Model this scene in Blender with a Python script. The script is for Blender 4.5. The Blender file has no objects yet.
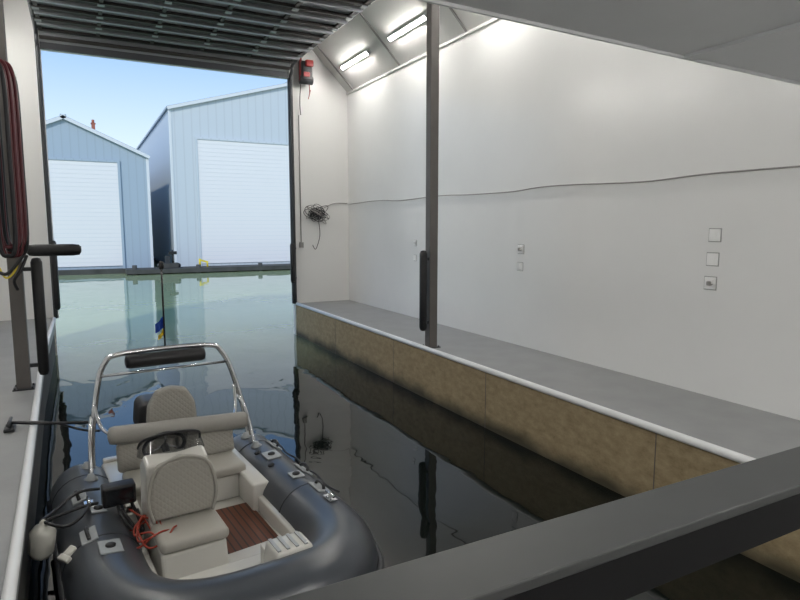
import bpy, bmesh, math, random
from mathutils import Vector, Matrix, Euler
random.seed(4)
D=math.radians
scene=bpy.context.scene
scene.view_settings.view_transform='Standard'

# ------------------------------------------------------------------ materials
def mat(name,col,rough=0.5,metal=0.0,bump=None,noise=None,emit=None,ior=None,coat=0.0,spec=None):
    m=bpy.data.materials.new(name); m.use_nodes=True
    nt=m.node_tree; b=nt.nodes['Principled BSDF']
    b.inputs['Base Color'].default_value=(*col,1)
    b.inputs['Roughness'].default_value=rough
    b.inputs['Metallic'].default_value=metal
    if coat: b.inputs['Coat Weight'].default_value=coat
    if ior: b.inputs['IOR'].default_value=ior
    if spec is not None: b.inputs['Specular IOR Level'].default_value=spec
    if emit:
        b.inputs['Emission Color'].default_value=(*emit[0],1); b.inputs['Emission Strength'].default_value=emit[1]
    tc=nt.nodes.new('ShaderNodeTexCoord')
    if noise:   # (scale, amount)
        n=nt.nodes.new('ShaderNodeTexNoise'); n.inputs['Scale'].default_value=noise[0]; n.inputs['Detail'].default_value=5
        nt.links.new(tc.outputs['Object'],n.inputs['Vector'])
        r=nt.nodes.new('ShaderNodeValToRGB'); a=noise[1]
        r.color_ramp.elements[0].position=0.3; r.color_ramp.elements[1].position=0.7
        r.color_ramp.elements[0].color=(*[c*(1-a) for c in col],1)
        r.color_ramp.elements[1].color=(*[min(1,c*(1+a)) for c in col],1)
        nt.links.new(n.outputs['Fac'],r.inputs['Fac']); nt.links.new(r.outputs['Color'],b.inputs['Base Color'])
    if bump:    # (scale,strength,distance)
        n=nt.nodes.new('ShaderNodeTexNoise'); n.inputs['Scale'].default_value=bump[0]; n.inputs['Detail'].default_value=3
        nt.links.new(tc.outputs['Object'],n.inputs['Vector'])
        bp=nt.nodes.new('ShaderNodeBump'); bp.inputs['Strength'].default_value=bump[1]; bp.inputs['Distance'].default_value=bump[2]
        nt.links.new(n.outputs['Fac'],bp.inputs['Height']); nt.links.new(bp.outputs['Normal'],b.inputs['Normal'])
    return m

M_wall=mat('white_frp_panel',(0.82,0.82,0.81),0.24,bump=(1.1,0.3,0.03),noise=(0.7,0.03),ior=1.65)
M_endwall=mat('white_painted_panel',(0.76,0.755,0.74),0.35,bump=(1.3,0.2,0.02))
M_slope=mat('white_ceiling_panel',(0.66,0.65,0.63),0.45,bump=(2,0.2,0.02))
M_loft=mat('painted_soffit',(0.66,0.67,0.68),0.5,noise=(1.5,0.03))
M_floor=mat('grey_deck_paint',(0.25,0.255,0.255),0.42,noise=(3,0.08),bump=(60,0.2,0.003))
M_whitepvc=mat('white_vinyl',(0.80,0.81,0.82),0.35)
M_taupe=mat('taupe_painted_post',(0.12,0.11,0.102),0.5,noise=(4,0.08))
M_black=mat('black_rubber',(0.010,0.010,0.012),0.45)
M_blackpaint=mat('black_paint',(0.003,0.003,0.0035),0.6,spec=0.2)
M_railtop=mat('rail_cap_grey',(0.036,0.038,0.038),0.45,noise=(5,0.1))
M_track=mat('dark_track_steel',(0.05,0.053,0.058),0.45,0.5)
M_strut=mat('galvanised_strut',(0.34,0.36,0.38),0.35,0.7)
M_strutdk=mat('brown_strut',(0.045,0.04,0.038),0.45,0.4)
M_red=mat('red_enamel',(0.26,0.02,0.02),0.4)
M_maroon=mat('maroon_hose',(0.10,0.010,0.015),0.4)
M_plate=mat('outlet_plastic',(0.88,0.88,0.87),0.35)
M_platedk=mat('outlet_slots',(0.36,0.36,0.35),0.5)
M_cable=mat('grey_cable',(0.30,0.29,0.28),0.5)
M_lamp=mat('fluorescent_tube',(1,1,1),0.4,emit=((1.0,0.97,0.92),158.0))
M_chrome=mat('stainless_tube',(0.70,0.71,0.73),0.2,1.0)
M_tube=mat('grey_hypalon',(0.052,0.059,0.070),0.30,bump=(90,0.10,0.002),noise=(3,0.06))
M_strake=mat('rub_strake',(0.025,0.028,0.033),0.5)
M_gel=mat('white_gelcoat',(0.60,0.59,0.55),0.25,coat=0.3)
M_patch=mat('light_grey_patch',(0.34,0.36,0.37),0.5)
M_canvas=mat('beige_grey_canvas',(0.32,0.31,0.285),0.7,bump=(25,0.3,0.01))
M_smoke=mat('smoked_acrylic',(0.015,0.017,0.02),0.06)
M_smoke.node_tree.nodes['Principled BSDF'].inputs['Alpha'].default_value=0.7
M_screen=mat('dark_screen',(0.01,0.012,0.015),0.1)
M_orange=mat('orange_red_rope',(0.32,0.035,0.015),0.6)
M_yellow=mat('yellow_paint',(0.75,0.60,0.05),0.5)
M_blue=mat('flag_blue',(0.03,0.10,0.45),0.7)
M_fend=mat('cream_fender',(0.66,0.65,0.59),0.35)
M_dockout=mat('weathered_dock',(0.06,0.06,0.055),0.8,noise=(2,0.3))
M_roofmetal=mat('roof_metal',(0.42,0.50,0.56),0.4)
M_chim=mat('orange_chimney',(0.42,0.14,0.08),0.6)

# translucent sectional door panel
M_doorpanel=mat('translucent_door_panel',(0.32,0.34,0.35),0.5)
_nt=M_doorpanel.node_tree; _tr=_nt.nodes.new('ShaderNodeBsdfTranslucent'); _tr.inputs['Color'].default_value=(0.42,0.45,0.47,1)
_mx=_nt.nodes.new('ShaderNodeMixShader'); _mx.inputs[0].default_value=0.45
_nt.links.new(_nt.nodes['Principled BSDF'].outputs[0],_mx.inputs[1]); _nt.links.new(_tr.outputs[0],_mx.inputs[2])
_nt.links.new(_mx.outputs[0],_nt.nodes['Material Output'].inputs['Surface'])

def quilt_mat(name,col):
    m=mat(name,col,0.5); nt=m.node_tree; b=nt.nodes['Principled BSDF']
    tc=nt.nodes.new('ShaderNodeTexCoord'); hs=[]
    sep=nt.nodes.new('ShaderNodeSeparateXYZ'); nt.links.new(tc.outputs['Object'],sep.inputs[0])
    yz=nt.nodes.new('ShaderNodeMath'); yz.operation='ADD'
    nt.links.new(sep.outputs['Y'],yz.inputs[0]); nt.links.new(sep.outputs['Z'],yz.inputs[1])
    for op in ('ADD','SUBTRACT'):
        a=nt.nodes.new('ShaderNodeMath'); a.operation=op
        nt.links.new(sep.outputs['X'],a.inputs[0]); nt.links.new(yz.outputs[0],a.inputs[1])
        s=nt.nodes.new('ShaderNodeMath'); s.operation='MULTIPLY'; s.inputs[1].default_value=70
        nt.links.new(a.outputs[0],s.inputs[0])
        c=nt.nodes.new('ShaderNodeMath'); c.operation='SINE'; nt.links.new(s.outputs[0],c.inputs[0])
        ab=nt.nodes.new('ShaderNodeMath'); ab.operation='ABSOLUTE'; nt.links.new(c.outputs[0],ab.inputs[0])
        hs.append(ab)
    mn=nt.nodes.new('ShaderNodeMath'); mn.operation='MINIMUM'
    nt.links.new(hs[0].outputs[0],mn.inputs[0]); nt.links.new(hs[1].outputs[0],mn.inputs[1])
    bp=nt.nodes.new('ShaderNodeBump'); bp.inputs['Strength'].default_value=0.4; bp.inputs['Distance'].default_value=0.006
    nt.links.new(mn.outputs[0],bp.inputs['Height']); nt.links.new(bp.outputs['Normal'],b.inputs['Normal'])
    return m
M_quilt=quilt_mat('quilted_vinyl',(0.36,0.345,0.305))
M_vinyl=mat('cushion_vinyl',(0.38,0.365,0.325),0.5,bump=(12,0.15,0.01))

def wood_mat(name):
    m=mat(name,(0.2,0.16,0.1),0.65); nt=m.node_tree; b=nt.nodes['Principled BSDF']
    tc=nt.nodes.new('ShaderNodeTexCoord'); mp=nt.nodes.new('ShaderNodeMapping')
    mp.inputs['Scale'].default_value=(1,1.2,2.2)
    nt.links.new(tc.outputs['Object'],mp.inputs['Vector'])
    n=nt.nodes.new('ShaderNodeTexNoise'); n.inputs['Scale'].default_value=7; n.inputs['Detail'].default_value=9
    n.inputs['Roughness'].default_value=0.75
    nt.links.new(mp.outputs[0],n.inputs['Vector'])
    r=nt.nodes.new('ShaderNodeValToRGB'); e=r.color_ramp.elements
    e[0].position=0.28; e[0].color=(0.22,0.16,0.08,1); e[1].position=0.75; e[1].color=(0.48,0.38,0.23,1)
    nt.links.new(n.outputs['Fac'],r.inputs['Fac'])
    # algae / damp staining close to the waterline
    sep=nt.nodes.new('ShaderNodeSeparateXYZ'); nt.links.new(tc.outputs['Object'],sep.inputs[0])
    n2=nt.nodes.new('ShaderNodeTexNoise'); n2.inputs['Scale'].default_value=2.5; nt.links.new(tc.outputs['Object'],n2.inputs['Vector'])
    ma=nt.nodes.new('ShaderNodeMath'); ma.operation='MULTIPLY_ADD'; ma.inputs[1].default_value=0.25; 
    nt.links.new(n2.outputs['Fac'],ma.inputs[0]); nt.links.new(sep.outputs['Z'],ma.inputs[2])
    mr=nt.nodes.new('ShaderNodeMapRange'); mr.inputs['From Min'].default_value=0.14; mr.inputs['From Max'].default_value=0.32
    nt.links.new(ma.outputs[0],mr.inputs['Value'])
    mx=nt.nodes.new('ShaderNodeMix'); mx.data_type='RGBA'
    nt.links.new(mr.outputs[0],mx.inputs['Factor']); mx.inputs['A'].default_value=(0.06,0.05,0.027,1)
    nt.links.new(r.outputs['Color'],mx.inputs['B']); nt.links.new(mx.outputs['Result'],b.inputs['Base Color'])
    return m
M_ply=wood_mat('weathered_plywood')

def teak_mat():
    m=mat('teak_planks',(0.2,0.07,0.03),0.5); nt=m.node_tree; b=nt.nodes['Principled BSDF']
    tc=nt.nodes.new('ShaderNodeTexCoord'); w=nt.nodes.new('ShaderNodeTexWave'); w.bands_direction='X'
    w.inputs['Scale'].default_value=6.5; w.inputs['Distortion'].default_value=0
    nt.links.new(tc.outputs['Object'],w.inputs['Vector'])
    r=nt.nodes.new('ShaderNodeValToRGB'); e=r.color_ramp.elements
    e[0].position=0.05; e[0].color=(0.02,0.01,0.008,1); e[1].position=0.2; e[1].color=(0.11,0.036,0.017,1)
    nt.links.new(w.outputs['Fac'],r.inputs['Fac']); nt.links.new(r.outputs['Color'],b.inputs['Base Color'])
    return m
M_teak=teak_mat()

def siding_mat(name,col,scale):
    m=mat(name,col,0.5); nt=m.node_tree; b=nt.nodes['Principled BSDF']
    tc=nt.nodes.new('ShaderNodeTexCoord'); sep=nt.nodes.new('ShaderNodeSeparateXYZ')
    nt.links.new(tc.outputs['Object'],sep.inputs[0])
    a=nt.nodes.new('ShaderNodeMath'); a.operation='ADD'
    nt.links.new(sep.outputs['X'],a.inputs[0]); nt.links.new(sep.outputs['Y'],a.inputs[1])
    s=nt.nodes.new('ShaderNodeMath'); s.operation='MULTIPLY'; s.inputs[1].default_value=scale; nt.links.new(a.outputs[0],s.inputs[0])
    f=nt.nodes.new('ShaderNodeMath'); f.operation='FRACT'; nt.links.new(s.outputs[0],f.inputs[0])
    r=nt.nodes.new('ShaderNodeValToRGB'); e=r.color_ramp.elements
    e[0].position=0.0; e[0].color=(*[c*0.88 for c in col],1); e[1].position=0.22; e[1].color=(*col,1)
    nt.links.new(f.outputs[0],r.inputs['Fac']); nt.links.new(r.outputs['Color'],b.inputs['Base Color'])
    return m
M_side1=siding_mat('blue_grey_siding',(0.38,0.47,0.55),2.6)
M_side2=siding_mat('pale_blue_siding',(0.58,0.64,0.68),2.2)
M_gdoor=mat('white_roller_door',(0.84,0.84,0.84),0.5)
M_trimout=mat('white_trim_paint',(0.72,0.76,0.78),0.5)

def water_mat():
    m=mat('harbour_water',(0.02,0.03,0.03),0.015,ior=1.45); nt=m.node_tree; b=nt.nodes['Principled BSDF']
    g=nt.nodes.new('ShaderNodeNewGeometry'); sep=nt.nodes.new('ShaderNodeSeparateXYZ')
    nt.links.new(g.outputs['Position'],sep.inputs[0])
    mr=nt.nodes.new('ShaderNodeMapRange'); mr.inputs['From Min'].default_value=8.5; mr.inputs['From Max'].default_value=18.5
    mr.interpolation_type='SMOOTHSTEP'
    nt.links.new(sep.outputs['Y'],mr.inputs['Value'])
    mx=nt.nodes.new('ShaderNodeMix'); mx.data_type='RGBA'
    mx.inputs['A'].default_value=(0.003,0.005,0.004,1); mx.inputs['B'].default_value=(0.38,0.47,0.25,1)  # indoor shade as near-black, sunlit water as green, both put into the base colour
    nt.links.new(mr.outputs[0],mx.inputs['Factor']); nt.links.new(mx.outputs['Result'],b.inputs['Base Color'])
    mp=nt.nodes.new('ShaderNodeMapping'); mp.inputs['Scale'].default_value=(1.0,0.55,1)
    nt.links.new(g.outputs['Position'],mp.inputs['Vector'])
    n=nt.nodes.new('ShaderNodeTexNoise'); n.inputs['Scale'].default_value=1.1; n.inputs['Detail'].default_value=3
    n.inputs['Roughness'].default_value=0.45; n.inputs['Distortion'].default_value=0.6
    nt.links.new(mp.outputs[0],n.inputs['Vector'])
    bp=nt.nodes.new('ShaderNodeBump'); bp.inputs['Strength'].default_value=0.2; bp.inputs['Distance'].default_value=0.05
    nt.links.new(n.outputs['Fac'],bp.inputs['Height']); nt.links.new(bp.outputs['Normal'],b.inputs['Normal'])
    return m
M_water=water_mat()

# ------------------------------------------------------------------ mesh builder
class B:
    def __init__(s,name): s.name=name; s.bm=bmesh.new(); s.mats=[]
    def mi(s,m):
        if m not in s.mats: s.mats.append(m)
        return s.mats.index(m)
    def _merge(s,tmp,m,smooth,M=None):
        i=s.mi(m)
        if M is not None: bmesh.ops.transform(tmp,matrix=M,verts=tmp.verts)
        vm={}
        for v in tmp.verts: vm[v]=s.bm.verts.new(v.co)
        for f in tmp.faces:
            try: nf=s.bm.faces.new([vm[v] for v in f.verts])
            except ValueError: continue
            nf.material_index=i; nf.smooth=smooth
        tmp.free()
    def box(s,c,size,m,rot=(0,0,0),bevel=0,seg=2,smooth=None,taper=None):
        t=bmesh.new(); bmesh.ops.create_cube(t,size=1)
        for v in t.verts:
            v.co=Vector((v.co.x*size[0],v.co.y*size[1],v.co.z*size[2]))
            if taper and v.co.z>0: v.co.x*=taper[0]; v.co.y*=taper[1]
        if bevel: bmesh.ops.bevel(t,geom=list(t.edges),offset=bevel,segments=seg,affect='EDGES',profile=0.5)
        s._merge(t,m,(seg>2) if smooth is None else smooth,Matrix.Translation(c)@Euler(rot).to_matrix().to_4x4()); return s
    def b2(s,a,b,m,bevel=0,seg=2):
        a=Vector(a);b=Vector(b); return s.box((a+b)/2,[abs(x) for x in (b-a)],m,bevel=bevel,seg=seg)
    def tube(s,pts,r,m,n=10,res=6,smooth=True,closed=False,sx=1.0):
        P=[Vector(p) for p in pts]; R=r if isinstance(r,(list,tuple)) else [r]*len(P)
        pp=[];rr=[]
        N=len(P); segs=N if closed else N-1
        for i in range(segs):
            if closed: p0,p1,p2,p3=P[i-1],P[i],P[(i+1)%N],P[(i+2)%N]
            else: p0=P[max(i-1,0)];p1=P[i];p2=P[i+1];p3=P[min(i+2,N-1)]
            for k in range(res):
                u=k/res
                pp.append(0.5*((2*p1)+(p2-p0)*u+(2*p0-5*p1+4*p2-p3)*u*u+(3*p1-p0-3*p2+p3)*u**3))
                rr.append(R[i]*(1-u)+R[(i+1)%N]*u)
        if not closed: pp.append(P[-1]); rr.append(R[-1])
        t=bmesh.new(); rings=[]; K=len(pp); nrm=None
        for i in range(K):
            if closed: T=pp[(i+1)%K]-pp[i-1]
            else: T=pp[min(i+1,K-1)]-pp[max(i-1,0)]
            if T.length<1e-9: T=Vector((0,0,1))
            T.normalize()
            if nrm is None:
                nrm=T.cross(Vector((0,0,1)))
                if nrm.length<0.1: nrm=T.cross(Vector((1,0,0)))
            nrm=(nrm-T*nrm.dot(T)).normalized(); bn=T.cross(nrm)
            rings.append([t.verts.new(pp[i]+(nrm*math.cos(a)*sx+bn*math.sin(a))*rr[i]) for a in [2*math.pi*j/n for j in range(n)]])
        for i in range(K if closed else K-1):
            A=rings[i];C=rings[(i+1)%K]
            for j in range(n): t.faces.new([A[j],A[(j+1)%n],C[(j+1)%n],C[j]])
        if not closed:
            t.faces.new(rings[0][::-1]); t.faces.new(rings[-1])
        s._merge(t,m,smooth); return s
    def cyl(s,a,b,r,m,n=16,smooth=True): return s.tube([a,b],r,m,n=n,res=1,smooth=smooth)
    def lathe(s,c,prof,m,n=20,rot=(0,0,0),sc=(1,1,1)):
        t=bmesh.new(); rings=[]
        for (r,z) in prof: rings.append([t.verts.new((r*math.cos(2*math.pi*j/n)*sc[0],r*math.sin(2*math.pi*j/n)*sc[1],z)) for j in range(n)])
        for i in range(len(prof)-1):
            for j in range(n): t.faces.new([rings[i][j],rings[i][(j+1)%n],rings[i+1][(j+1)%n],rings[i+1][j]])
        t.faces.new(rings[0][::-1]); t.faces.new(rings[-1])
        s._merge(t,m,True,Matrix.Translation(c)@Euler(rot).to_matrix().to_4x4()); return s
    def prism(s,poly,axis,a,b,m,smooth=False,bevel=0):
        """extrude a 2d polygon; axis 'Y' -> poly (x,z), 'X' -> poly (y,z), 'Z' -> poly (x,y)"""
        t=bmesh.new()
        def P(p,h):
            return (p[0],h,p[1]) if axis=='Y' else ((h,p[0],p[1]) if axis=='X' else (p[0],p[1],h))
        A=[t.verts.new(P(p,a)) for p in poly]; C=[t.verts.new(P(p,b)) for p in poly]
        n=len(poly); t.faces.new(A); t.faces.new(C[::-1])
        for i in range(n): t.faces.new([A[i],C[i],C[(i+1)%n],A[(i+1)%n]])
        bmesh.ops.recalc_face_normals(t,faces=t.faces)
        if bevel: bmesh.ops.bevel(t,geom=list(t.edges),offset=bevel,segments=3,affect='EDGES',profile=0.5)
        s._merge(t,m,smooth); return s
    def done(s,parent=None):
        bmesh.ops.recalc_face_normals(s.bm,faces=s.bm.faces)
        me=bpy.data.meshes.new(s.name); s.bm.to_mesh(me); s.bm.free()
        for m in s.mats: me.materials.append(m)
        o=bpy.data.objects.new(s.name,me); scene.collection.objects.link(o)
        if parent: o.parent=parent
        return o
def empty(name,loc=(0,0,0),rz=0):
    o=bpy.data.objects.new(name,None); o.location=loc; o.rotation_euler=(0,0,rz); o.empty_display_size=0.2
    scene.collection.objects.link(o); return o

XR,XL=5.57,-1.87      # side wall faces
XD,XLD=4.25,-0.47     # well edges
YE=13.1; YB=-1.6; ZD=0.73; ZW=5.5
# ------------------------------------------------------------------ shell
B('wall_right').b2((XR,YB,-0.3),(XR+0.15,YE+0.15,ZW+0.05),M_wall).done()
B('wall_left').b2((XL-0.15,YB,-0.3),(XL,YE+0.15,ZW+0.05),M_wall).done()
B('wall_back').b2((XL,YB-0.15,-0.3),(XR,YB,7.1),M_wall).done()
b=B('wall_front')
b.b2((4.24,YE,-0.3),(XR,YE+0.15,ZW),M_endwall)
b.b2((XL,YE,-0.3),(-0.52,YE+0.15,ZW),M_endwall)
b.prism([(XL,ZW),(-0.52,ZW),(-0.52,5.67),(4.24,5.67),(4.24,ZW),(XR,ZW),(XR-1.5,ZW+1.5),(XL+1.5,ZW+1.5)],'Y',YE,YE+0.15,M_endwall)
b.done()
b=B('ceiling')
def slopepoly(sgn,x0):
    return [(x0,ZW),(x0+sgn*1.5,ZW+1.5),(x0+sgn*1.5,ZW+1.65),(x0-sgn*0.15,ZW)]
b.prism(slopepoly(-1,XR),'Y',YB,YE+0.15,M_slope)
b.prism(slopepoly(1,XL),'Y',YB,YE+0.15,M_slope)
b.b2((XL+1.5,YB,ZW+1.5),(XR-1.5,YE+0.15,ZW+1.65),M_slope)
b.done()
# battens over ceiling panel seams
b=B('trim_1')
for y in (12.75,10.5,8.25,6.0,3.75):
    c=Vector((XR-0.75-0.006,y,ZW+0.75-0.006))
    b.box(c,(2.1,0.05,0.012),M_cable,rot=(0,D(45),0))
    b.box(Vector((XL+0.756,y,ZW+0.744)),(2.1,0.05,0.012),M_cable,rot=(0,D(-45),0))
b.b2((XR-0.03,YB,ZW-0.05),(XR-0.002,YE,ZW-0.005),M_slope)
b.done()
b=B('floor')
b.b2((XD+0.03,YB+0.01,0.55),(XR-0.002,YE-0.002,ZD),M_floor)
b.done()
B('dock_facing').b2((XD,1.0,-0.5),(XD+0.03,YE-0.01,ZD-0.02),M_ply).done()
b=B('trim_2')
for y in (3.35,5.8,8.25,10.7): b.b2((XD-0.003,y-0.004,-0.3),(XD-0.0005,y+0.004,ZD-0.03),M_taupe)
b.done()
b=B('trim_3')   # white rubbing strip on right edge
b.tube([(XD-0.005,1.0,ZD+0.0),(XD-0.005,YE-0.05,ZD+0.0)],0.035,M_whitepvc,n=12,res=1)
b.done()
b=B('floating_dock')     # left walkway
xl=XL+0.003
b.prism([(xl,YB+0.01),(-0.37,YB+0.01),(-0.385,3.0),(-0.53,9.2),(-0.53,YE-0.01),(xl,YE-0.01)],'Z',0.5,ZD,M_floor)
b.prism([(xl,YB+0.01),(-0.39,YB+0.01),(-0.405,3.0),(-0.55,9.2),(-0.55,YE-0.01),(xl,YE-0.01)],'Z',-0.5,0.5,M_dockout)
b.done()
B('trim_4').tube([(-0.38,1.0,ZD),(-0.385,3.0,ZD),(-0.46,6.2,ZD),(-0.53,9.2,ZD),(-0.53,YE-0.05,ZD)],0.03,M_whitepvc,n=12,res=3).done()
b=B('walkway')
b.b2((-0.365,YB+0.01,0.4),(XD-0.005,0.92,ZD),M_floor); b.done()
# loft
b=B('loft_deck')
b.prism([(xl,YB+0.01),(XR-0.003,YB+0.01),(XR-0.003,3.12),(xl,2.84)],'Z',3.68,3.95,M_loft)
b.prism([(3.95,YB+0.01),(4.05,YB+0.01),(4.05,3.04),(3.95,3.04)],'Z',3.655,3.68,M_loft)
b.prism([(1.2,YB+0.01),(1.3,YB+0.01),(1.3,2.9),(1.2,2.9)],'Z',3.655,3.68,M_loft)
b.done()
B('trim_5').prism([(xl,2.842),(XR-0.003,3.122),(XR-0.003,3.14),(xl,2.86)],'Z',3.66,3.97,M_loft).done()

# ------------------------------------------------------------------ water
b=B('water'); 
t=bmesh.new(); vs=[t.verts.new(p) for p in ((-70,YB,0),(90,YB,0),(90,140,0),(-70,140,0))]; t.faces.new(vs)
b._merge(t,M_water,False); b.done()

# ------------------------------------------------------------------ posts, fenders
def post(x,y,ztop):
    b=B('support_post'); b.b2((x-0.065,y-0.065,ZD),(x+0.065,y+0.065,ztop),M_taupe,bevel=0.006,seg=1)
    b.b2((x-0.10,y-0.10,ZD),(x+0.10,y+0.10,ZD+0.012),M_track)
    for dx in (-1,1):
        for dy in (-1,1): b.cyl((x+dx*0.08,y+dy*0.08,ZD+0.01),(x+dx*0.08,y+dy*0.08,ZD+0.03),0.01,M_track,n=8)
    return b.done()
post(4.37,7.3,6.62); post(-0.62,7.4,6.66)
def vfender(x,y,z0,z1,px):
    b=B('dock_bumper'); r=0.055; h=z1-z0
    b.lathe((x,y,z0),[(0.015,0),(0.04,0.01),(r,0.05),(r,h-0.05),(0.04,h-0.01),(0.015,h)],M_black)
    for z in (z0+0.12,z1-0.12):
        b.b2((min(x,px),y-0.02,z-0.02),(max(x,px),y+0.02,z+0.02),M_track)
    return b.done()
vfender(4.22,7.27,0.98,2.12,4.304)
vfender(-0.43,7.42,0.85,2.12,-0.554)
vfender(-0.46,12.9,0.9,2.2,-0.53)
vfender(4.15,12.95,1.2,2.1,4.23)
b=B('padded_swing_arm')
b.tube([(-0.553,7.3,2.2),(-0.3,7.3,2.205),(0.0,7.3,2.215)],0.025,M_track,n=10)
b.lathe((-0.50,7.3,2.2),[(0.03,0),(0.055,0.02),(0.062,0.08),(0.062,0.42),(0.055,0.48),(0.02,0.5)],M_black,rot=(0,D(90),0))
b.tube([(-0.56,7.25,2.12),(-0.62,7.22,1.98),(-0.69,7.2,1.93),(-0.74,7.22,2.03)],0.010,M_yellow,n=8)
b.tube([(-0.5,7.27,2.15),(-0.56,7.22,2.0),(-0.62,7.2,1.9),(-0.6,7.25,1.8)],0.016,M_black,n=8)
b.tube([(-0.52,7.26,2.17),(-0.60,7.2,2.05),(-0.68,7.18,1.97),(-0.75,7.22,1.99)],0.018,M_black,n=8)
b.done()
# hose
b=B('coiled_hose')
hx,hy=-0.60,7.0
for k in range(7):
    w=0.06+0.02*random.random(); z0=2.15+0.12*random.random(); z1=3.95+0.08*random.random(); dx=-0.03+0.012*k; dy=-0.05+0.03*k
    mm=M_maroon if k%3 else M_black
    b.tube([(hx+dx,hy+dy,z1),(hx+dx+w,hy+dy,z1-0.15),(hx+dx+w*1.1,hy+dy,(z0+z1)/2),(hx+dx+w,hy+dy,z0+0.12),(hx+dx,hy+dy,z0),
            (hx+dx-w,hy+dy,z0+0.12),(hx+dx-w*1.1,hy+dy,(z0+z1)/2),(hx+dx-w,hy+dy,z1-0.15)],0.021,mm,n=8,closed=True)
b.cyl((-0.6,7.334,3.93),(-0.6,6.86,3.95),0.015,M_track)
b.done()

# ------------------------------------------------------------------ overhead door and tracks
b=B('overhead_door'); z=5.93; x0,x1=-0.46,4.16
y=12.72; SEC=0.62; NS=8
for i in range(NS):
    ya=y-SEC*i; yb=ya-(SEC-0.02)
    b.b2((x0,yb,z),(x1,ya,z+0.012),M_doorpanel)
    for yy in (ya-0.03,yb+0.03): b.b2((x0,yy-0.03,z-0.05),(x1,yy+0.03,z-0.002),M_strutdk)
    b.b2((x0,yb+0.105,z-0.085),(x1,yb+0.135,z-0.003),M_strut)
    b.b2((x0,yb+0.135,z-0.085),(x1,yb+0.175,z-0.075),M_strut)
    K=6
    for k in range(K):
        xx=x0+0.03+(x1-x0-0.06)*k/(K-1)
        b.b2((xx-0.03,yb,z-0.04),(xx+0.03,ya,z-0.003),M_strutdk)
        b.b2((xx-0.05,yb-0.06,z-0.062),(xx+0.05,yb+0.05,z-0.05),M_strut)
    for xx in (x0-0.03,x1+0.03): b.cyl((xx-0.03,ya-0.03,z),(xx+0.03,ya-0.03,z),0.025,M_track,n=10)
b.box(((x0+x1)/2,12.93,5.84),(x1-x0,0.03,0.34),M_doorpanel,rot=(D(45),0,0))
b.box(((x0+x1)/2,12.90,5.82),(x1-x0,0.03,0.06),M_strutdk,rot=(D(45),0,0))
b.b2((x0,12.98,5.64),(x1,13.03,5.76),M_track)
b.done()
for i,xx in enumerate((-0.50,4.21)):
    b=B('door_track')
    pts=[(xx,13.02,ZD),(xx,13.02,3),(xx,13.02,5.45),(xx,12.93,5.75),(xx,12.7,5.93),(xx,11,5.95),(xx,7.8,5.95)]
    b.tube(pts,0.035,M_track,n=8,res=5)
    b.b2((xx-0.05,13.04,ZD),(xx+0.05,13.095,5.66),M_whitepvc if i==0 else M_track)
    for yy in (10.5,8.0): b.cyl((xx,yy,5.95),(xx,yy,6.85 if i else 6.8),0.015,M_track,n=8)
    b.done()
b=B('door_shaft')
b.cyl((-0.45,12.9,6.25),(4.5,12.9,6.25),0.02,M_track); b.cyl((0.3,12.9,6.25),(1.2,12.9,6.25),0.05,M_black); b.cyl((2.6,12.9,6.25),(3.5,12.9,6.25),0.05,M_black)
for xx in (-0.4,1.9,4.1): b.b2((xx-0.03,12.88,6.2),(xx+0.03,YE-0.003,6.3),M_track)
b.done()
b=B('door_operator_motor')
b.box((4.52,12.92,5.80),(0.24,0.24,0.40),M_black,bevel=0.03,seg=3)
b.box((4.56,12.84,5.95),(0.18,0.20,0.14),M_red,bevel=0.03,seg=3)
b.cyl((4.38,12.9,5.62),(4.66,12.9,5.62),0.09,M_track); b.cyl((4.40,12.9,6.1),(4.40,12.9,5.6),0.03,M_red)
b.box((4.50,12.80,5.72),(0.14,0.04,0.10),M_red,bevel=0.01)
b.b2((4.42,13.0,5.6),(4.62,YE-0.003,6.05),M_track)
b.tube([(4.42,12.95,5.6),(4.40,12.99,5.2),(4.43,13.04,4.9)],0.01,M_black,n=6)
b.tube([(4.60,12.95,5.6),(4.63,12.99,5.4),(4.60,13.0,5.25),(4.66,13.02,5.45)],0.01,M_red,n=6)
b.done()

# ------------------------------------------------------------------ light fixtures
for y in (11.75,9.5,7.25,5.0):  # far right-slope pair is in view; the others unseen, added to brighten the interior
    for sgn,xw in ((-1,XR),(1,XL)):
        b=B('fluorescent_or_fill_light'); R=(0,D(-45*sgn),0)
        x=xw+sgn*0.37; zc=ZW+0.37
        off=Vector((sgn*0.7071,0,-0.7071))
        c=Vector((x,y,zc))
        b.box(c+off*0.025,(0.09,1.36,0.045),M_whitepvc,rot=R,bevel=0.008)
        b.box(c+off*0.055,(0.045,1.28,0.02),M_lamp,rot=R)
        for e in (-0.665,0.665): b.box(c+off*0.05+Vector((0,e,0)),(0.08,0.03,0.04),M_whitepvc,rot=R)
        b.done()
for xx in (0.6,3.0):  # unseen lamps under the loft, added as fill light
    b=B('fluorescent_or_fill_light'); b.b2((xx,-0.07,3.63),(xx+1.3,0.07,3.675),M_whitepvc); b.b2((xx+0.05,-0.03,3.61),(xx+1.25,0.03,3.63),M_lamp); b.done()

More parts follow.
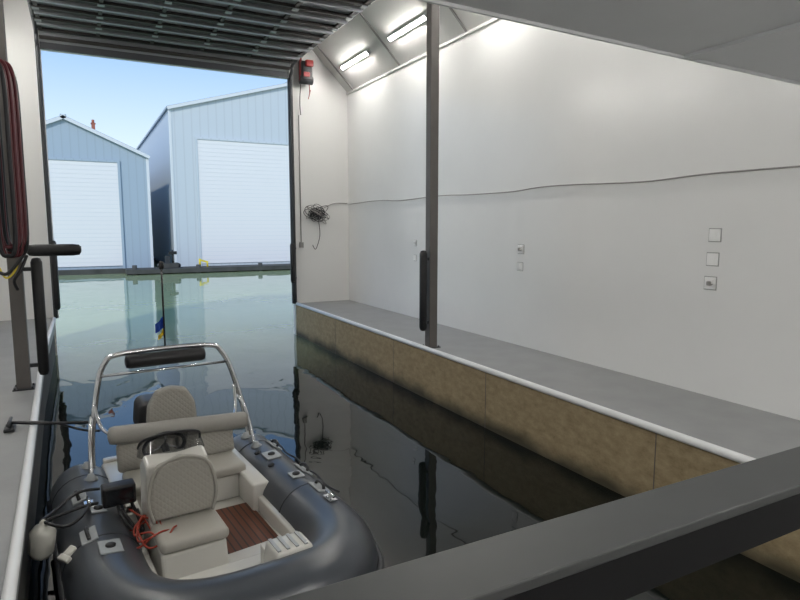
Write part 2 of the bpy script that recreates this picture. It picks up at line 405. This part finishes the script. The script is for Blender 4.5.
# ------------------------------------------------------------------ wall fittings
def plate(y,z,s=0.115,plug=False,blank=False):
    b=B('outlet_plate' if not blank else 'switch_plate')
    b.box((XR-0.0065,y,z),(0.012,s,s),M_plate,bevel=0.004)
    b.box((XR-0.0015,y,z),(0.002,s+0.018,s+0.018),M_platedk)
    if blank: b.box((XR-0.014,y,z),(0.006,s*0.3,s*0.5),M_plate)
    else:
        for dy in (-0.025,0.025): b.box((XR-0.013,y+dy,z),(0.004,0.02,0.03),M_platedk)
    if plug:
        b.box((XR-0.035,y-0.01,z),(0.05,0.04,0.045),M_cable,bevel=0.01); b.box((XR-0.02,y-0.03,z+0.02),(0.03,0.05,0.05),M_plate,bevel=0.005)
    return b.done()
plate(3.83,2.36,0.12,blank=True); plate(3.84,2.12,0.12,blank=True); plate(3.85,1.88,0.12,plug=True)
plate(6.81,2.13,0.12,plug=True); plate(6.82,1.88,0.11,blank=True); plate(9.9,2.15,0.1); plate(9.9,1.87,0.1,blank=True)
b=B('wall_cable')
pts=[]
y=13.0
while y>1.0:
    pts.append((XR-0.012,y,2.99-0.004*(13-y)+0.012*math.sin(y*2.3)+0.01*random.uniform(-1,1))); y-=0.6
b.tube(pts,0.009,M_cable,n=6,res=3)
b.tube([(5.53,13.085,3.0),(5.2,13.085,2.99),(4.9,13.085,2.86)],0.009,M_cable,n=6)
b.done()
b=B('extension_cord_bundle')
b.b2((4.62,13.05,2.68),(4.92,YE-0.003,2.78),M_track)
for k in range(22):
    cx=4.77+random.uniform(-0.12,0.12); cz=2.74+random.uniform(-0.07,0.07); rx=random.uniform(0.08,0.22); rz=random.uniform(0.06,0.17); ph=random.uniform(0,6)
    b.tube([(cx+rx*math.cos(a+ph),13.03-0.004*k+0.01*math.sin(3*a),cz+rz*math.sin(a+ph*0.3)) for a in [j*math.pi/4 for j in range(8)]],0.007,random.choice([M_black,M_cable,M_track]),n=5,res=3,closed=True)
b.tube([(4.8,13.04,2.65),(4.84,13.05,2.3),(4.78,13.05,2.05),(4.72,13.05,1.95),(4.66,13.05,2.05)],0.008,M_black,n=5)
b.done()
b=B('junction_box'); b.box((4.40,13.06,2.05),(0.08,0.06,0.12),M_cable); b.cyl((4.40,13.08,2.1),(4.40,13.08,4.9),0.01,M_cable,n=6); b.done()

# ------------------------------------------------------------------ railing in front
b=B('railing')
b.b2((-0.6,0.815,1.755),(5.5,0.975,1.78),M_railtop,bevel=0.004)
b.b2((-0.6,0.818,1.655),(5.5,0.968,1.755),M_blackpaint)
for x in (-0.55,1.98,4.1,5.4): b.b2((x-0.045,0.83,ZD),(x+0.045,0.92,1.66),M_blackpaint)
b.done()
b=B('striped_rope_coil')
for k in range(5):
    n=14; cx,cz=1.83,1.43
    P=[(cx+(0.085+0.005*k)*math.cos(a),0.80-0.022*k+0.01,cz+(0.12+0.006*k)*math.sin(a)) for a in [2*math.pi*j/n for j in range(n)]]
    b.tube(P,0.011,M_whitepvc if k%2 else M_black,n=8,res=3,closed=True)
b.cyl((1.93,0.82,1.53),(1.82,0.70,1.55),0.012,M_track)
b.done()

# ------------------------------------------------------------------ boathouses across the water
def boathouse(xc,hw,eave,peak,y0,depth,sid,dx0,dx1,dz):
    b=B('boathouse'); zb=0.25
    b.prism([(xc-hw,zb),(xc+hw,zb),(xc+hw,eave),(xc,peak),(xc-hw,eave)],'Y',y0,y0+depth,sid)
    for sg in (-1,1):
        L=math.hypot(hw,peak-eave); ang=math.atan2(peak-eave,hw)
        c=Vector((xc+sg*hw/2,y0+depth/2,(eave+peak)/2+0.07)); 
        b.box(c,(L+0.3,depth+0.3,0.08),M_roofmetal,rot=(0,sg*ang,0))
        b.box(Vector((xc+sg*hw/2,y0-0.14,(eave+peak)/2)),(L+0.25,0.06,0.16),M_trimout,rot=(0,sg*ang,0))
    for sg in (-1,1): b.b2((xc+sg*hw-0.07,y0-0.04,zb),(xc+sg*hw+0.07,y0+0.1,eave-0.1),M_trimout)
    n=int((dz-0.4)/0.22)
    for i in range(n):
        za=0.4+i*(dz-0.4)/n; b.b2((dx0,y0-0.055,za),(dx1,y0+0.02,za+(dz-0.4)/n-0.015),M_gdoor)
    b.b2((dx0,y0-0.04,0.4),(dx1,y0+0.02,dz),M_trimout)
    b.b2((dx0-0.12,y0-0.1,zb),(dx0,y0,dz+0.12),sid); b.b2((dx1,y0-0.1,zb),(dx1+0.12,y0,dz+0.12),sid); b.b2((dx0,y0-0.1,dz),(dx1,y0,dz+0.12),sid)
    b.b2((xc-hw-0.2,y0-0.5,-0.3),(xc+hw+0.2,y0+depth,0.25),M_dockout)
    return b.done()
boathouse(-0.45,3.9,6.3,8.05,36,22,M_side1,-2.95,1.95,5.9)
boathouse(11.5,6.8,9.0,10.95,36,24,M_side2,6.1,16.9,7.4)
b=B('chimney'); b.b2((0.87,38,7.6),(1.05,38.3,8.15),M_chim); b.b2((0.84,37.97,8.15),(1.08,38.33,8.2),M_chim); b.cyl((0.96,38.15,8.2),(0.96,38.15,8.38),0.07,M_chim); b.done()
b=B('finger_pier')
b.b2((2.0,33.9,0.05),(13,35.4,0.28),M_dockout)
for x in (2.4,5.6,9,12.6): b.cyl((x,34.1,-0.4),(x,34.1,0.5 if x<3 or x>9 else 0.45),0.12,M_dockout)
b.done()
b=B('dock_utility_cart')
b.b2((3.75,34.3,0.30),(4.6,34.9,0.55),M_dockout); b.b2((3.95,34.4,0.55),(4.2,34.7,0.95),M_track)
b.cyl((4.35,34.5,0.55),(4.35,34.5,1.25),0.05,M_track); b.box((4.35,34.5,1.1),(0.4,0.25,0.16),M_black); b.cyl((3.7,34.35,0.42),(3.7,34.85,0.42),0.13,M_black)
b.cyl((4.6,34.35,0.42),(4.6,34.85,0.42),0.13,M_black)
b.done()
b=B('yellow_bollard')
b.cyl((5.75,34.5,0.285),(5.75,34.5,0.75),0.06,M_yellow); b.box((5.95,34.5,0.62),(0.45,0.08,0.1),M_yellow,rot=(0,0.3,0)); b.cyl((6.15,34.5,0.285),(6.15,34.5,0.6),0.05,M_yellow)
b.done()

# ------------------------------------------------------------------ inflatable boat
boat=empty('rigid_inflatable_boat',(0.69,4.36,0),D(5))
HB,CB=0.70,0.93; YS=-0.38; YT=1.32
def outline(a,bb,n=2.7,steps=26,ys=YS):
    P=[]
    for i in range(steps+1):
        t=math.pi*i/steps; c,s_=math.cos(t),math.sin(t)
        P.append((-a*math.copysign(abs(c)**(2/n),c), ys-bb*abs(s_)**(2/n)))
    return P
def zs(y): 
    u=max(0,(-y-0.1)/1.2); return 0.27+0.08*u*u
R=0.235
b=B('inflatable_tube')
path=[(-HB,y) for y in (YT,YT-0.08,YT-0.25,0.8,0.4,0.0)]+outline(HB,CB)+[(HB,y) for y in (0.0,0.4,0.8,YT-0.25,YT-0.08,YT)]
rad=[0.10,0.19,R]+[R]*(len(path)-6)+[R,0.19,0.10]
b.tube([(x,y,zs(y)) for x,y in path],rad,M_tube,n=28,res=3)
o=outline(HB+R,CB+R); pth=[(-HB-R,y) for y in (YT-0.25,0.8,0.3)]+o+[(HB+R,y) for y in (0.3,0.8,YT-0.25)]
b.tube([(x*1.0,y,zs(y*0.85)-0.02) for x,y in pth],0.026,M_strake,n=8,res=2)
def ring(x,y,m,w=0.035,axis=Vector((0,1,0))):
    c=Vector((x,y,zs(y))); b.tube([c-axis*w/2,c+axis*w/2],R+0.003,m,n=28,res=1)
for sx in (-1,1):
    for y in (0.85,-0.25): ring(sx*HB,y,M_strake,0.02)
b.done(boat)
b=B('tube_fittings')
def onTube(sx,y,al,lift=0):
    r=R+lift; return Vector((sx*(HB+r*math.sin(al)),y,zs(y)+r*math.cos(al)))
def handle(sx,y,al):
    c=onTube(sx,y,al,0.004); rt=(0,sx*al,0)
    b.box(c,(0.10,0.19,0.012),M_patch,rot=rt,bevel=0.005)
    p=[onTube(sx,y+d,al,h) for d,h in ((-0.07,0.012),(-0.05,0.035),(0.0,0.045),(0.05,0.035),(0.07,0.012))]
    b.tube(p,0.012,M_black,n=8,res=3)
for y in (0.75,0.1): handle(1,y,0.55)
for y in (0.45,-0.2): handle(-1,y,0.3)
handle(1,-0.35,0.25)
def patch(sx,y,al,s=(0.13,0.17)):
    c=onTube(sx,y,al,0.004); b.box(c,(s[0],s[1],0.012),M_patch,rot=(0,sx*al,0),bevel=0.005)
    b.lathe(c,[(0.03,0),(0.03,0.016),(0.018,0.022),(0.01,0.024)],M_black,rot=(0,sx*al,0),n=12)
patch(1,0.45,-0.05); patch(1,-0.05,0.0,(0.1,0.12)); patch(-1,-0.45,-0.1); patch(-1,0.15,-0.1,(0.1,0.12))
for y in (0.6,0.28): b.lathe(onTube(1,y,-0.35,-0.002),[(0.028,0),(0.028,0.01),(0.02,0.016)],M_black,rot=(0,-0.35,0),n=14)
b.tube([onTube(1,y,0.85,0.012 if i%2==0 else 0.03) for i,y in enumerate((1.0,0.8,0.6,0.4,0.2,0.0,-0.2,-0.4))],0.008,M_black,n=6,res=3)
b.done(boat)
# hull + deck
b=B('hull')
o=outline(0.52,0.74,ys=-0.30)
deck=[(-0.52,1.28),(-0.52,-0.1)]+o+[(0.52,-0.1),(0.52,1.28)]
t=bmesh.new()
top=[t.verts.new((x,y,0.2+0.12*max(0,(-y-0.3)))) for x,y in deck]
bot=[t.verts.new((x*0.55,y*0.95+0.05,-0.12+0.2*max(0,(-y-0.4)))) for x,y in deck]
n=len(deck)
for i in range(n): t.faces.new([top[i],top[(i+1)%n],bot[(i+1)%n],bot[i]])
t.faces.new(top[::-1]); t.faces.new(bot)
b._merge(t,M_gel,False)
b.b2((-0.52,1.22,0.0),(0.52,1.30,0.46),M_gel,bevel=0.015)
for sx in (-1,1):
    b.b2((sx*0.40,0.1,0.2),(sx*0.54,1.22,0.44),M_gel,bevel=0.02,seg=3)
    b.b2((sx*0.44,-0.78,0.2),(sx*0.54,0.12,0.34),M_gel,bevel=0.02,seg=3)
b.prism([(-0.40,-0.74),(-0.34,-1.02),(0.0,-1.08),(0.34,-1.02),(0.40,-0.74)],'Z',0.2,0.36,M_gel,bevel=0.02)
b.done(boat)
b=B('teak_sole'); b.prism([(-0.42,0.28),(-0.42,-0.55),(-0.36,-0.74),(0.36,-0.74),(0.42,-0.55),(0.42,0.28)],'Z',0.203,0.225,M_teak); b.done(boat)
# console with forward seat
cx=-0.20; cy=-0.05
b=B('steering_console')
b.prism([(y_+cy,z_) for y_,z_ in [(-0.56,0.2),(0.12,0.2),(0.16,0.55),(0.14,0.80),(0.0,0.90),(-0.12,0.86),(-0.17,0.46),(-0.50,0.42)]],'X',cx-0.21,cx+0.20,M_gel,bevel=0.025)
b.box((cx,-0.35+cy,0.46),(0.43,0.36,0.08),M_vinyl,bevel=0.035,seg=4)
t=bmesh.new(); rows=[]
for k in range(2):
    rr=[]
    for j in range(13):
        a=math.pi*j/12; h=[0.86,0.90+0.12*math.sin(a)**0.7][k]
        rr.append(t.verts.new((cx-0.23*math.cos(a)*(1-0.08*k),cy+0.10-0.14*math.sin(a)+0.05*k,h)))
    rows.append(rr)
for j in range(12): t.faces.new([rows[0][j],rows[0][j+1],rows[1][j+1],rows[1][j]])
bmesh.ops.solidify(t,geom=t.faces[:],thickness=0.008)
b._merge(t,M_smoke,True)
b.tube([(cx-0.23*math.cos(a)*0.92,cy+0.15-0.14*math.sin(a),0.90+0.12*math.sin(a)**0.7) for a in [math.pi*j/12 for j in range(13)]],0.009,M_black,n=6,res=2)
b.done(boat)
b=B('quilted_console_backrest')
prof=[(-0.19,0.50),(-0.22,0.62),(-0.205,0.76),(-0.15,0.87),(0,0.92),(0.15,0.87),(0.205,0.76),(0.22,0.62),(0.19,0.50)]
b.prism([(cx+x,z) for x,z in prof],'Y',cy-0.21,cy-0.13,M_quilt,bevel=0.025,smooth=False)
b.tube([(cx+x*1.0,cy-0.21,z) for x,z in prof],0.012,M_vinyl,n=8,res=4)
b.done(boat)
b=B('steering_wheel')
c=Vector((cx-0.02,0.18,0.86)); ax=Euler((D(-55),0,0)).to_matrix()
b.tube([c+ax@Vector((0.14*math.cos(a),0.14*math.sin(a),0)) for a in [2*math.pi*j/16 for j in range(16)]],0.014,M_black,n=8,res=3,closed=True)
for a in (0.5,2.6,4.7): b.cyl(c,c+ax@Vector((0.14*math.cos(a),0.14*math.sin(a),0)),0.009,M_chrome,n=8)
b.cyl(c,(cx-0.02,0.06,0.80),0.025,M_black)
b.done(boat)
b=B('rear_bench_seat')
b.b2((-0.44,0.46,0.2),(0.44,1.20,0.42),M_gel,bevel=0.02,seg=3)
for xa,xb in ((-0.44,-0.01),(0.01,0.46)): b.box(((xa+xb)/2,0.60,0.455),(xb-xa,0.38,0.09),M_vinyl,bevel=0.035,seg=4)
for xa,xb in ((-0.46,-0.01),(0.01,0.48)): b.box(((xa+xb)/2,0.84,0.59),(xb-xa,0.09,0.24),M_quilt,rot=(D(-10),0,0),bevel=0.035,seg=4)
b.done(boat)
b=B('helm_seat_backrest')
prof=[(-0.17,0.66),(-0.205,0.80),(-0.19,0.95),(-0.12,1.07),(0,1.10),(0.12,1.07),(0.19,0.95),(0.205,0.80),(0.17,0.66)]
b.prism([(0.0+x,z) for x,z in prof],'Y',0.92,1.02,M_quilt,bevel=0.03,smooth=False)
b.b2((-0.14,0.95,0.42),(0.14,1.0,0.70),M_gel,bevel=0.01)
b.done(boat)
b=B('bolster_roll')
b.lathe((-0.52,0.80,0.80),[(0.03,0),(0.065,0.012),(0.073,0.05),(0.071,0.3),(0.076,0.55),(0.071,0.8),(0.073,1.07),(0.065,1.11),(0.03,1.12)],M_canvas,rot=(0,D(93),0),n=24)
for x in (-0.32,0.40): b.tube([(x,0.80,0.74),(x,0.93,0.62),(x,0.95,0.42)],0.012,M_chrome,n=8)
b.done(boat)
# arch
b=B('stainless_arch'); ya=1.08
b.tube([(-0.62,ya-0.05,0.46),(-0.605,ya-0.02,0.75),(-0.54,ya+0.02,1.15),(-0.48,ya+0.03,1.32),(-0.38,ya+0.03,1.385),(0,ya+0.03,1.40),(0.38,ya+0.03,1.385),(0.48,ya+0.03,1.32),(0.56,ya+0.02,1.15),(0.66,ya-0.02,0.75),(0.69,ya-0.05,0.46)],0.022,M_chrome,n=12,res=6)
for sx in (-1,1):
    b.tube([(sx*0.60,ya,0.9),(sx*0.63,ya-0.14,0.8),(sx*0.66,ya-0.33,0.46)],0.016,M_chrome,n=10)
    b.tube([(sx*0.58,ya,1.0),(sx*0.55,ya-0.12,0.84),(sx*0.49,ya-0.27,0.80)],0.014,M_chrome,n=10)
    for yy in (ya-0.05,ya-0.33): b.lathe((sx*0.66,yy,0.45+0.04),[(0.05,0),(0.05,0.015),(0.03,0.03),(0.022,0.05)],M_patch,n=14)
b.cyl((-0.52,ya+0.02,1.22),(0.52,ya+0.02,1.22),0.012,M_chrome)
b.lathe((-0.33,ya+0.0,1.32),[(0.02,0),(0.052,0.01),(0.06,0.04),(0.06,0.62),(0.052,0.65),(0.02,0.66)],M_black,rot=(0,D(90),0))
b.done(boat)
b=B('flag_staff')
b.cyl((0.0,ya+0.03,1.39),(0.0,ya+0.03,2.1),0.008,M_black,n=8)
b.lathe((0.0,ya+0.03,2.08),[(0.01,0),(0.022,0.01),(0.022,0.05),(0.01,0.07)],M_black,n=10)
def flag(z0,z1,m,w):
    t=bmesh.new(); K=6
    A=[t.verts.new((-w*j/K,ya+0.03+0.015*math.sin(j*1.3),z0-0.05*j/K)) for j in range(K+1)]
    C=[t.verts.new((-w*j/K,ya+0.03+0.015*math.sin(j*1.3),z1-0.07*j/K)) for j in range(K+1)]
    for j in range(K): t.faces.new([A[j],A[j+1],C[j+1],C[j]])
    bmesh.ops.solidify(t,geom=t.faces[:],thickness=0.003); b._merge(t,m,False)
flag(1.52,1.58,M_yellow,0.05); flag(1.58,1.68,M_blue,0.07)
b.done(boat)
# outboard
b=B('outboard_motor')
b.box((-0.04,1.62,0.70),(0.32,0.42,0.30),M_black,bevel=0.07,seg=4,taper=(0.85,0.85))
b.box((-0.04,1.60,0.46),(0.24,0.30,0.20),M_blackpaint,bevel=0.03,seg=3)
b.box((-0.04,1.62,0.12),(0.10,0.22,0.60),M_blackpaint,bevel=0.03,seg=3)
b.box((-0.04,1.64,-0.08),(0.22,0.34,0.02),M_blackpaint); b.lathe((-0.04,1.45,-0.28),[(0.01,0),(0.05,0.08),(0.055,0.25),(0.03,0.42)],M_blackpaint,rot=(D(-90),0,0))
b.box((-0.04,1.38,0.42),(0.2,0.22,0.16),M_track,bevel=0.01)
for k in range(3):
    a=2*math.pi*k/3; b.box((-0.04+0.07*math.cos(a),1.86,-0.28+0.07*math.sin(a)),(0.12,0.012,0.06),M_track,rot=(0.3,-a,0))
b.done(boat)
# bow step
b=B('bow_step')
b.box((0.20,-1.12,0.525),(0.26,0.22,0.14),M_gel,bevel=0.02,seg=3,taper=(0.86,0.85))
for k in range(4): b.b2((0.10+0.055*k,-1.20,0.59),(0.12+0.055*k,-1.04,0.602),M_patch)
b.box((0.20,-0.99,0.47),(0.24,0.08,0.14),M_gel,bevel=0.01); b.b2((0.12,-0.97,0.34),(0.28,-0.92,0.50),M_gel)
b.done(boat)
b=B('chartplotter')
b.box((-0.55,0.10,0.61),(0.21,0.12,0.14),M_black,bevel=0.015,seg=3); b.box((-0.55,0.037,0.61),(0.17,0.006,0.10),M_screen)
b.tube([(-0.53,0.13,0.54),(-0.51,0.15,0.44),(-0.49,0.18,0.34)],0.018,M_chrome,n=8)
b.b2((-0.54,0.11,0.30),(-0.42,0.25,0.44),M_gel,bevel=0.015)
b.tube([(-0.48,0.1,0.55),(-0.44,-0.02,0.42),(-0.46,-0.12,0.38),(-0.52,-0.08,0.49),(-0.55,0.0,0.53)],0.012,M_black,n=6)
b.tube([(-0.56,0.1,0.55),(-0.56,-0.05,0.52),(-0.50,-0.16,0.44),(-0.44,-0.12,0.40),(-0.45,0.02,0.5)],0.012,M_black,n=6)
b.done(boat)
b=B('orange_rope')
P=[]
for j in range(52):
    a=j*0.62; P.append((-0.48+0.16*math.cos(a)*(0.6+0.4*math.sin(j*0.37))+0.003*j, -0.26+0.16*math.sin(a)+0.03*math.sin(j), 0.44+0.03*math.sin(j*1.7)+0.001*j))
P+= [(-0.42,-0.15,0.50),(-0.5,0.0,0.52)]
b.tube(P,0.0065,M_orange,n=6,res=4); b.done(boat)
b=B('stern_cleats')
for sx in (-1,1):
    c=onTube(sx,0.25,0.1,0.0) if sx<0 else onTube(sx,-0.6,0.1,0)
    b.box(c+Vector((0,0,0.01)),(0.06,0.12,0.012),M_chrome,bevel=0.004); b.cyl(c+Vector((0,-0.06,0.04)),c+Vector((0,0.06,0.04)),0.01,M_chrome,n=8); b.cyl(c,c+Vector((0,0,0.04)),0.012,M_chrome,n=8)
b.done(boat)

# fenders and mooring lines at left
b=B('boat_fender')
b.lathe((-0.345,4.35,0.29),[(0.02,0),(0.05,0.012),(0.075,0.05),(0.078,0.18),(0.05,0.22),(0.025,0.225),(0.022,0.25),(0.012,0.26)],M_fend,n=20,rot=(0,0.12,0))
b.tube([(-0.31,4.35,0.54),(-0.18,4.42,0.54),(-0.05,4.5,0.53),(0.0,4.55,0.51)],0.011,M_black,n=8)
b.done()
b=B('mooring_line')
b.tube([(-0.60,5.9,0.79),(-0.35,5.8,0.775),(-0.1,5.6,0.80),(0.03,5.46,0.83)],0.014,M_black,n=8)
b.tube([(-0.60,5.92,0.79),(-0.3,5.8,0.77),(-0.08,5.55,0.75),(0.05,5.42,0.76)],0.010,M_black,n=8)
b.tube([(-0.33,4.36,0.54),(-0.25,4.55,0.52),(-0.12,4.7,0.55),(0.02,4.75,0.53)],0.011,M_black,n=8)
b.tube([(-0.33,4.36,0.54),(-0.2,4.25,0.52),(-0.1,4.3,0.54),(-0.05,4.5,0.53)],0.011,M_black,n=8)
b.done()
b=B('snap_hook'); b.box((-0.17,3.92,0.50),(0.09,0.05,0.03),M_fend,rot=(0,-0.5,0.6),bevel=0.01,seg=3); b.box((-0.19,3.88,0.49),(0.04,0.09,0.03),M_fend,rot=(0,-0.5,0.6),bevel=0.01,seg=3); b.done()
b=B('dock_cleat'); b.box((-0.62,5.9,ZD+0.016),(0.08,0.18,0.03),M_track,bevel=0.008); b.cyl((-0.62,5.78,ZD+0.07),(-0.62,6.02,ZD+0.07),0.014,M_track,n=10)
for e in (-0.04,0.04): b.cyl((-0.62,5.9+e,ZD+0.02),(-0.62,5.9+e,ZD+0.07),0.014,M_track,n=8)
b.done()

# ------------------------------------------------------------------ sky + sun
w=bpy.data.worlds.new('sky'); scene.world=w; w.use_nodes=True; nt=w.node_tree; bg=nt.nodes['Background']
tc=nt.nodes.new('ShaderNodeTexCoord'); sep=nt.nodes.new('ShaderNodeSeparateXYZ'); nt.links.new(tc.outputs['Generated'],sep.inputs[0])
r=nt.nodes.new('ShaderNodeValToRGB'); e=r.color_ramp.elements
e[0].position=0.0; e[0].color=(0.82,0.87,0.89,1); e[1].position=1.0; e[1].color=(0.14,0.28,0.60,1)
x=e.new(0.12); x.color=(0.62,0.77,0.91,1); x=e.new(0.28); x.color=(0.27,0.48,0.83,1)
nt.links.new(sep.outputs['Z'],r.inputs['Fac']); nt.links.new(r.outputs['Color'],bg.inputs['Color']); bg.inputs['Strength'].default_value=1.25
s=bpy.data.lights.new('sun','SUN'); s.energy=2.0; s.angle=D(3); s.color=(1,0.95,0.88)
so=bpy.data.objects.new('sun',s); so.rotation_euler=(D(55),0,D(-35)); scene.collection.objects.link(so)

# ------------------------------------------------------------------ camera
c=bpy.data.cameras.new('camera'); c.lens=27; c.sensor_width=36; c.clip_start=0.05; c.clip_end=500
co=bpy.data.objects.new('camera',c); co.location=(0,0,2.43); co.rotation_euler=(D(90-6.84),0,D(-27.9)); scene.collection.objects.link(co)
scene.camera=co
